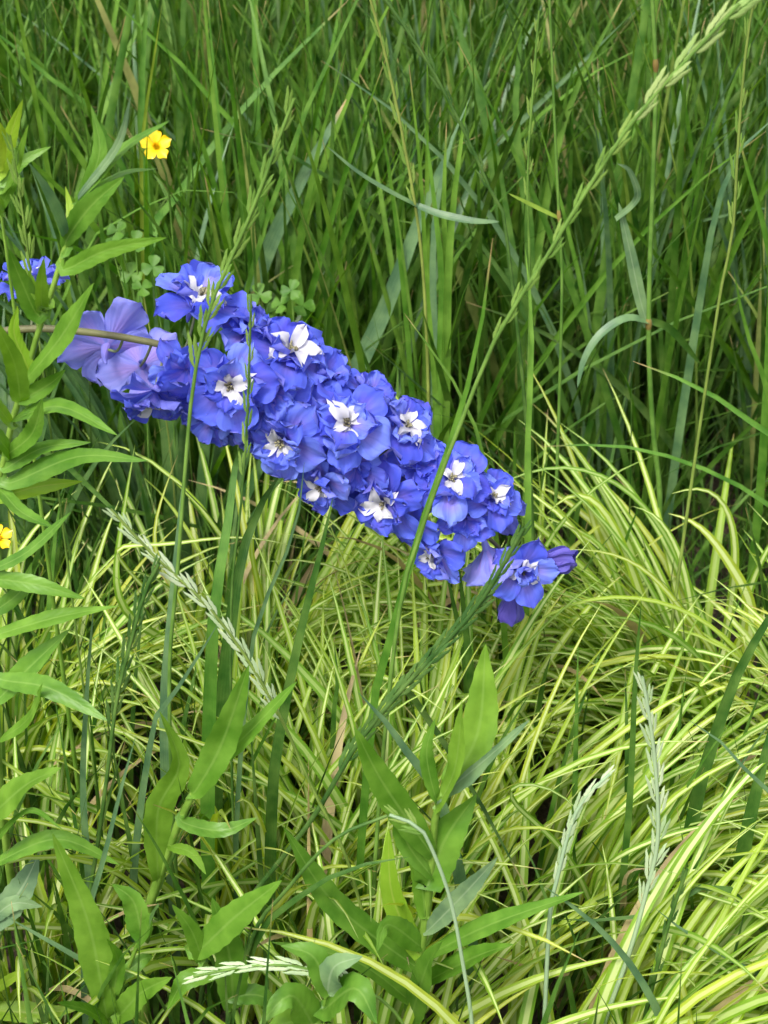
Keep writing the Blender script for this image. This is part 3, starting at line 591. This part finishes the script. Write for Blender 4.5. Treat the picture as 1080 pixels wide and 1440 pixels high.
ryegrass(.97, [(300, 1330), (370, 1240), (440, 1150), (500, 1050), (560, 975), (625, 905), (680, 840), (737, 742)], 'dark green ryegrass stalk ending beside the delphinium buds', head=(480, 1080), n=28, lpx=42, mats=('culmdark', 'spikedark'), wpx=9, splay=.12)
ryegrass(.96, [(552, 1410), (512, 1290), (485, 1200), (440, 1110), (400, 1020), (350, 930), (290, 850), (220, 785), (156, 716)], 'pale ryegrass stalk arching over the sedge with its head leaning to the leafy stem', head=(395, 1010), n=19, lpx=40, mats=('culm', 'spikepale'), wpx=6, splay=.14)
ryegrass(.95, [(122, 1300), (140, 1170), (152, 1080), (165, 980), (185, 900), (205, 830), (224, 792)], 'darkest stout ryegrass head standing before the sedge', head=(160, 1010), n=15, lpx=40, mats=('culmdark', 'spikedark'), wpx=8, splay=.13, wide=.8)
ryegrass(.90, [(848, 1445), (885, 1340), (910, 1250), (925, 1180), (922, 1080), (912, 1000), (903, 952)], 'white-green upright ryegrass head in front of the sedge', head=(905, 1265), n=17, lpx=44, mats=('culmpale', 'spikepale'), wpx=8, splay=.2, wide=.72)
ryegrass(.90, [(765, 1445), (773, 1290), (785, 1230), (800, 1170), (820, 1125), (858, 1088)], 'slim pale ryegrass stalk with bent tip in front of the arching sedge', head=(784, 1235), n=13, lpx=34, mats=('culmpale', 'spikepale'), wpx=8, splay=.06)
ryegrass(.86, [(664, 1445), (650, 1350), (632, 1260), (600, 1178), (580, 1158), (548, 1146)], 'pale grass stem bending over the tall leafy stem with a small drooping head', head=(598, 1176), n=4, lpx=28, mats=('culmpale', 'spike'), wpx=8, splay=.3)
ryegrass(.82, [(572, 1450), (520, 1395), (450, 1366), (370, 1357), (272, 1373)], 'ryegrass head lying level over the lowest leafy stems', head=(520, 1395), n=13, lpx=38, mats=('culm', 'spikepale'), wpx=6, splay=.15)
ryegrass(1.04, [(325, 860), (338, 720), (347, 600), (351, 500), (353, 415)], 'slim ryegrass stalk standing upright in front of the delphinium flowers', head=(344, 650), n=11, lpx=28, mats=('culmdark', 'spike'), wpx=5, splay=.1)
ryegrass(1.50, [(928, 700), (918, 600), (912, 455), (920, 200), (922, 90), (915, -30)], 'jointed yellow-green grass stalk with pale leaves at its joint', mats=('culm', 'spike'), wpx=9, nodes=[(921, 75), (912, 457)],
         leaves=[('grey', 19, [(911, 458), (900, 420), (885, 350), (870, 285)], 0), ('grey', 11, [(866, 308), (888, 290), (897, 272), (885, 240), (868, 230)], -.03), ('blue', 14, [(912, 452), (880, 448), (845, 470), (822, 505), (812, 545)], -.04), ('dark', 12, [(912, 450), (945, 465), (985, 512)], .04)])
ryegrass(1.08, [(45, 400), (36, 330), (26, 260), (14, 190)], 'pale loose seed head beside the yellowish leaf tips', head=(42, 375), n=9, lpx=34, wpx=5, splay=.22)
ryegrass(1.45, [(790, 420), (786, 305), (779, 150), (772, -20)], 'straight yellow grass stem with one stiff side leaf', wpx=6, nodes=[(785, 305)], leaves=[('yellow', 7, [(786, 307), (755, 292), (715, 272)], 0)])
ryegrass(1.50, [(745, 430), (742, 250), (750, 120), (758, 15)], 'thin green flowering stem beside the straight yellow grass stem', head=(743, 270), n=9, lpx=24, wpx=5, splay=.12)
ryegrass(1.40, [(712, 330), (690, 270), (660, 200), (600, 85), (535, -10)], 'dark flowering stem leaning back across the meadow grass', head=(685, 260), n=12, lpx=26, mats=('culmdark', 'spikedark'), wpx=7, splay=.12)
ryegrass(1.50, [(602, 540), (592, 350), (566, 190), (540, 70), (518, -10)], 'slim flowering stem beside the bright green fanning tuft', head=(585, 300), n=10, lpx=30, wpx=6, splay=.1,
         leaves=[('blue', 13, [(588, 290), (620, 302), (665, 311), (702, 312)], -.03), ('blue', 9, [(588, 290), (545, 268), (500, 240), (460, 206)], -.02)])
ryegrass(.90, [(905, 1440), (918, 1385), (940, 1300), (966, 1222)], 'short dark flowering stem beside the white ryegrass stem', head=(918, 1385), n=9, lpx=30, mats=('culmdark', 'spikedark'), wpx=8, splay=.08)
ryegrass(.88, [(355, 1320), (400, 1255), (470, 1180), (545, 1147)], 'dark bare grass stem bending behind the small drooping head', mats=('culmdark', 'spikedark'), wpx=8)
ryegrass(1.30, [(1010, 430), (1030, 330), (1038, 200), (1050, 60), (1065, -20)], 'green flowering stem behind the bright upright blade', head=(1030, 330), n=10, lpx=28, wpx=6, splay=.12)

# ------------------------------------------------------------------ delphinium
def petal_mesh(L, W, rise, curl, cup, ruff, seed, mat, nu=9, nv=12, notch=0.0, claw=.12):
    r = random.Random(seed); ph = [r.uniform(0, 6.28) for _ in range(4)]
    v = np.linspace(0, 1, nv)[:, None]; u = np.linspace(-1, 1, nu)[None, :]
    prof = (v ** .75) * np.sqrt(np.maximum(0, 1 - v ** 3.2)); prof = prof / prof.max(); prof = np.maximum(prof, claw * (v < .9)); prof = np.where(v > .999, .22, prof)
    x = L * (v - notch * v ** 4 * np.abs(u) ** 0 * np.exp(-(u * 3) ** 2) - .10 * v ** 3 * u ** 2)
    y = W / 2 * prof * u * (1 + .06 * np.sin(5 * v + ph[0]))
    z = L * (rise * v - curl * v ** 2.2) + cup * W * u ** 2 * prof
    z = z + ruff * L * v ** 1.3 * (np.abs(u) ** 1.2 * np.sin(6.5 * v + 3 * u + ph[1]) + .5 * np.sin(4 * u + ph[2]) * v + .35 * np.sin(9 * v * u + ph[3]) + .28 * np.abs(u) ** 2 * np.sin(17 * v + 2 * u + ph[0]))
    V = np.stack(np.broadcast_arrays(x, y, z), -1).reshape(-1, 3)
    bl = np.stack(np.broadcast_arrays((u + 1) / 2, v, np.full((nv, nu), r.random())), -1).reshape(-1, 3)
    return mesh('petal', V, grid_faces(nv, nu)[:, ::-1], bl, M[mat])
SEP = {m: [petal_mesh(.036, .028 + .003 * (i % 3), .28, .32, .06 + .05 * (i % 3), .12, 100 + i, m) for i in range(8)] for m in ('petal', 'petalpale')}
INN = {m: [petal_mesh(.026, .017 + .003 * (i % 3), .45, .38 + .1 * (i % 2), .08 + .06 * (i % 3), .17, 200 + i, m) for i in range(8)] for m in ('petal', 'petalpale')}
SEP['petalbud'] = [petal_mesh(.033, .024, .06, -.22, .26, .035, 130 + i, 'petalbud') for i in range(6)]
INN['petalbud'] = [petal_mesh(.024, .016, .10, -.1, .2, .05, 230 + i, 'petalbud') for i in range(6)]
BEE = [petal_mesh(.0185, .0100, .45, .70, .22, .20, 300 + i, 'bee', 5, 7, notch=.22, claw=.35) for i in range(5)]
def stamen_mesh(seed):
    r = random.Random(seed); VV, QQ, BB = [], [], []; off = 0
    for i in range(13):
        a = r.uniform(0, 6.28); q = r.uniform(.0005, .0035); h = r.uniform(.006, .010)
        P = np.array([[0, 0, 0], [q * .5 * math.cos(a), q * .5 * math.sin(a), h * .5], [q * math.cos(a), q * math.sin(a), h * .85], [q * 1.1 * math.cos(a), q * 1.1 * math.sin(a), h]])
        V, Q, bl = tube(P, [.0003, .0003, .0010, .0004], 5); VV.append(V); QQ.append(Q + off); BB.append(bl); off += len(V)
    return mesh('stamen_cluster', np.vstack(VV), np.vstack(QQ), np.vstack(BB), M['stamen'])
STA = [stamen_mesh(i) for i in range(4)]
def spur_mesh(mat):
    s = np.linspace(0, 1, 8); P = np.stack([.004 * np.sin(s * 2), 0 * s, -.019 * s], 1); r = np.array([.0035, .0034, .0030, .0026, .0022, .0019, .0015, .0006])
    V, Q, bl = tube(P, r, 7); return mesh('spur', V, Q, bl, M[mat])
SPUR = {m: spur_mesh(m) for m in ('petal', 'petalpale', 'petalbud')}

DY = 1.17
AX = [(-420, 1150), (-330, 820), (-230, 610), (-120, 500), (0, 466), (105, 465), (265, 495), (400, 560), (545, 650), (660, 733), (735, 802)]
axP = np.array([at(x, y, DY) for x, y in AX]); stemP = to_ground(axP)
B = stemP[0].copy(); B[2] = 0
delph = empty('delphinium', B, 'tall delphinium bent over, its dense spike of blue flowers with white centres', 'flower')
C = spline(stemP, 60)
V, Q, bl = tube(C, np.interp(np.linspace(0, 1, 61), [0, .55, .75, 1], [.0055, .0030, .0026, .0015]), 8)
obj('stem', mesh('stem', V - B, Q, bl, M['delstem']), delph)
AXF = spline(axP[4:], 200)
def flower(pos, normal, size=1.0, mat='petal', openness=1.0, white=True, inner=10, spin=None, label=None, axis_pt=None):
    pos = np.asarray(pos); n = Vector(unit(normal))
    rot = n.to_track_quat('Z', 'Y').to_matrix().to_4x4() @ Matrix.Rotation(random.uniform(0, 6.28) if spin is None else spin, 4, 'Z')
    e = empty('flower', (0, 0, 0), parent=delph); Mf = Matrix.Translation(Vector(pos - B)) @ rot; e.matrix_local = Mf
    if label: e['label'] = label
    def put(nm, me, az, el, sc, lift=0.0, rad=.002):
        o = obj(nm, me, e)
        o.matrix_local = Matrix.Rotation(az, 4, 'Z') @ Matrix.Translation((rad * size, 0, lift * size)) @ Matrix.Rotation(-el, 4, 'Y') @ Matrix.Diagonal((sc * size, sc * size, sc * size, 1))
    for k in range(5):
        el = random.uniform(.0, .25) if openness > .8 else (1 - openness) * 1.35
        put('sepal', random.choice(SEP[mat]), k * 1.2566 + random.uniform(-.15, .15), el, random.uniform(.92, 1.08), -.002)
    for k in range(inner):
        el = random.uniform(.35, .75) if openness > .8 else 1.2
        put('petal', random.choice(INN[mat]), k * 6.2832 / inner + random.uniform(-.3, .3), el, random.uniform(.8, 1.1), .001)
    if white:
        for k in range(5):
            put('white_petal', random.choice(BEE), k * 1.2566 + .5 + random.uniform(-.4, .4), random.uniform(.35, 1.15), random.uniform(.6, 1.25), .005, .0015)
        put('stamen_cluster', random.choice(STA), 0, 0, 1.0, .004, 0)
    o = obj('spur', SPUR[mat], e); o.matrix_local = Matrix.Diagonal((size, size, size, 1))
    a = np.asarray(axis_pt) if axis_pt is not None else AXF[np.argmin(np.linalg.norm(AXF - pos, axis=1))]
    back = pos - np.asarray(n) * .006
    mid = (a + back) / 2 + np.array([0, 0, -.004]) - np.asarray(n) * .004
    V, Q, bl = tube(spline(np.array([a, mid, back]), 8), .0011, 6)
    Vl = np.array([Mf.inverted() @ Vector(p - B) for p in V]); obj('pedicel', mesh('pedicel', Vl, Q, bl, M['pedicel']), e)
def front(px, py, rad=.034, size=1.0, tilt=(0, 0, 0), **kw):
    """a flower on the near side of the spike, seated on a cylinder round its axis"""
    p0 = at(px, py, DY); a = AXF[np.argmin(np.linalg.norm(AXF - p0, axis=1))]
    off = p0 - a; d = np.linalg.norm(off); tocam = unit(CAM - a)
    off = off - tocam * np.dot(off, tocam); d = np.linalg.norm(off)
    q = a + off + tocam * math.sqrt(max(rad ** 2 - d ** 2, (.35 * rad) ** 2))
    # keep it on the same line of sight
    ray = unit(p0 - CAM); q = CAM + ray * np.dot(q - CAM, ray)
    nrm = unit(unit(q - a) + .35 * tocam + np.array(tilt))
    flower(q, nrm, size, axis_pt=a, **kw)
FR = [(279, 426, 1.08), (325, 540, 1.0), (404, 500, 1.05), (400, 615, 1.0), (486, 597, 1.05), (566, 604, .92), (632, 676, .95), (545, 703, .95), (458, 678, .85), (614, 775, .85), (690, 702, .75)]
for px, py, sz in FR: front(px, py, size=sz)
front(218, 552, .03, .95, tilt=(0, 0, -.5))
front(345, 470, .02, .9, white=False); front(455, 530, .022, .9, white=False); front(520, 560, .02, .8, white=False); front(590, 650, .022, .8, white=False); front(500, 655, .022, .8, white=False)
front(300, 585, .02, .85, white=False); front(360, 590, .02, .85, white=False); front(655, 730, .02, .7, white=False); front(262, 520, .02, .85, white=False); front(385, 553, .024, .85, white=False); front(440, 590, .02, .8, white=False); front(580, 735, .018, .75, white=False)
# pale flower showing its back, and the one edge-on above the stalk
p = at(150, 485, DY + .035); flower(p, (-.25, .85, .15), 1.12, 'petalpale', white=False, inner=4, label='pale lilac flower seen from behind', axis_pt=at(175, 472, DY))
p = at(42, 408, DY + .02); flower(p, (-.15, .35, 1), 1.0, 'petal', axis_pt=at(40, 466, DY))
p = at(200, 515, DY + .03); flower(p, (.1, .8, -.5), 1.0, 'petalpale', white=False, inner=5, axis_pt=at(215, 480, DY))
# far side of the spike
for k in range(11):
    i = int(len(AXF) * (.36 + .052 * k)); a = AXF[i]; tc = unit(CAM - a); ax = unit(AXF[min(i + 3, 200)] - AXF[i - 3]); s1 = unit(np.cross(ax, tc))
    th = (k * 2.4) % 2.6 - 1.3
    d = -tc * math.cos(th) + s1 * math.sin(th)
    flower(a + d * .034, d, .95 - .02 * k, axis_pt=a)
# tip: half open flower and buds
p = at(684, 772, DY - .01); flower(p, (.35, -.1, -.9), 1.0, 'petalpale', openness=.45, white=False, inner=4, label='half-open lilac flower')
p = at(732, 800, DY - .012); flower(p, (.2, -.95, .3), .85, 'petal', openness=.7, inner=5)
p = at(752, 792, DY); flower(p, (.95, -.15, .25), 1.05, 'petalbud', openness=.12, white=False, inner=3, label='closed violet bud at the tip of the spike')
p = at(722, 830, DY); flower(p, (-.1, -.2, -1), .95, 'petalbud', openness=.22, white=False, inner=3, label='hanging violet bud at the tip of the spike')

# ------------------------------------------------------------------ buttercups and clover
def buttercup(px, py, Yd, size, label, stem_to):
    c = at(px, py, Yd); S = to_ground(np.array([at(*stem_to, Yd + .03), (c + at(*stem_to, Yd + .03)) / 2 + np.array([.004, 0, 0]), c]))
    b = S[0].copy(); b[2] = 0
    e = empty('buttercup', b, label, 'flower', 'yellow buttercups')
    V, Q, bl = tube(spline(S, 16), .0011, 6); obj('stem', mesh('stem', V - b, Q, bl, M['culm']), e)
    n = Vector(unit(CAM - c + np.array([0, 0, .5]))); rot = n.to_track_quat('Z', 'Y').to_matrix().to_4x4()
    for k in range(5):
        me = petal_mesh(.0155, .0118, .25, .12, .16, .03, 500 + k, 'yellowpetal', 7, 8, claw=.2)
        o = obj('petal', me, e); o.matrix_local = Matrix.Translation(Vector(c - b)) @ rot @ Matrix.Rotation(k * 1.2566 + .3, 4, 'Z') @ Matrix.Translation((.0012, 0, 0)) @ Matrix.Rotation(-.25, 4, 'Y') @ Matrix.Diagonal((size, size, size, 1))
    VV, QQ, BB = [], [], []; off = 0
    for i in range(22):
        a = i * 2.4; q = .00062 * math.sqrt(i + .5) * size
        P = np.array([[q * .5 * math.cos(a), q * .5 * math.sin(a), 0], [q * math.cos(a), q * math.sin(a), .0035 * size], [q * 1.1 * math.cos(a), q * 1.1 * math.sin(a), .0048 * size]])
        V, Q, bl = tube(P, [.0002, .0006, .0003], 5); VV.append(V); QQ.append(Q + off); BB.append(bl); off += len(V)
    o = obj('stamen_cluster', mesh('stamen_cluster', np.vstack(VV), np.vstack(QQ), np.vstack(BB), M['yellowpetal']), e)
    o.matrix_local = Matrix.Translation(Vector(c - b)) @ rot
buttercup(219, 206, 1.56, 1.0, 'open yellow buttercup in the grass above the tallest leafy stem', (240, 300))
buttercup(-2, 757, 1.10, .72, 'half-hidden yellow buttercup in front of the sedge', (-8, 850))
def clover(places, Yd, label):
    pts = [at(x, y, Yd + random.uniform(-.03, .03)) for x, y in places]; b = np.mean(pts, 0); b[2] = 0
    e = empty('clover_plant', b, label, 'clover')
    me = [petal_mesh(.013, .013, .1, .05, .10, .03, 700 + i, 'clover', 5, 7, notch=.12, claw=.15) for i in range(3)]
    for p in pts:
        g = b + np.array([random.uniform(-.03, .03), random.uniform(-.03, .03), -.01])
        V, Q, bl = tube(spline(np.array([g, (g + p) / 2 + np.array([.01, 0, .02]), p]), 8), .0008, 5); obj('leaf_stalk', mesh('leaf_stalk', V - b, Q, bl, M['culm']), e)
        n = Vector(unit(unit(CAM - p) + np.array([random.uniform(-.8, .8), random.uniform(-.5, .5), .7]))); rot = n.to_track_quat('Z', 'Y').to_matrix().to_4x4(); a0 = random.uniform(0, 2)
        s = random.uniform(.85, 1.25)
        for k in range(3):
            o = obj('leaflet', me[k], e); o.matrix_local = Matrix.Translation(Vector(p - b)) @ rot @ Matrix.Rotation(a0 + k * 2.094, 4, 'Z') @ Matrix.Diagonal((s, s, s, 1))
clover([(365, 415), (395, 428), (425, 430), (410, 408), (375, 440)], 1.60, 'clover leaves in the gap behind the uppermost delphinium flower')
clover([(158, 350), (185, 385), (200, 405), (215, 375), (190, 340), (165, 325)], 1.56, 'clover leaves below the buttercup')
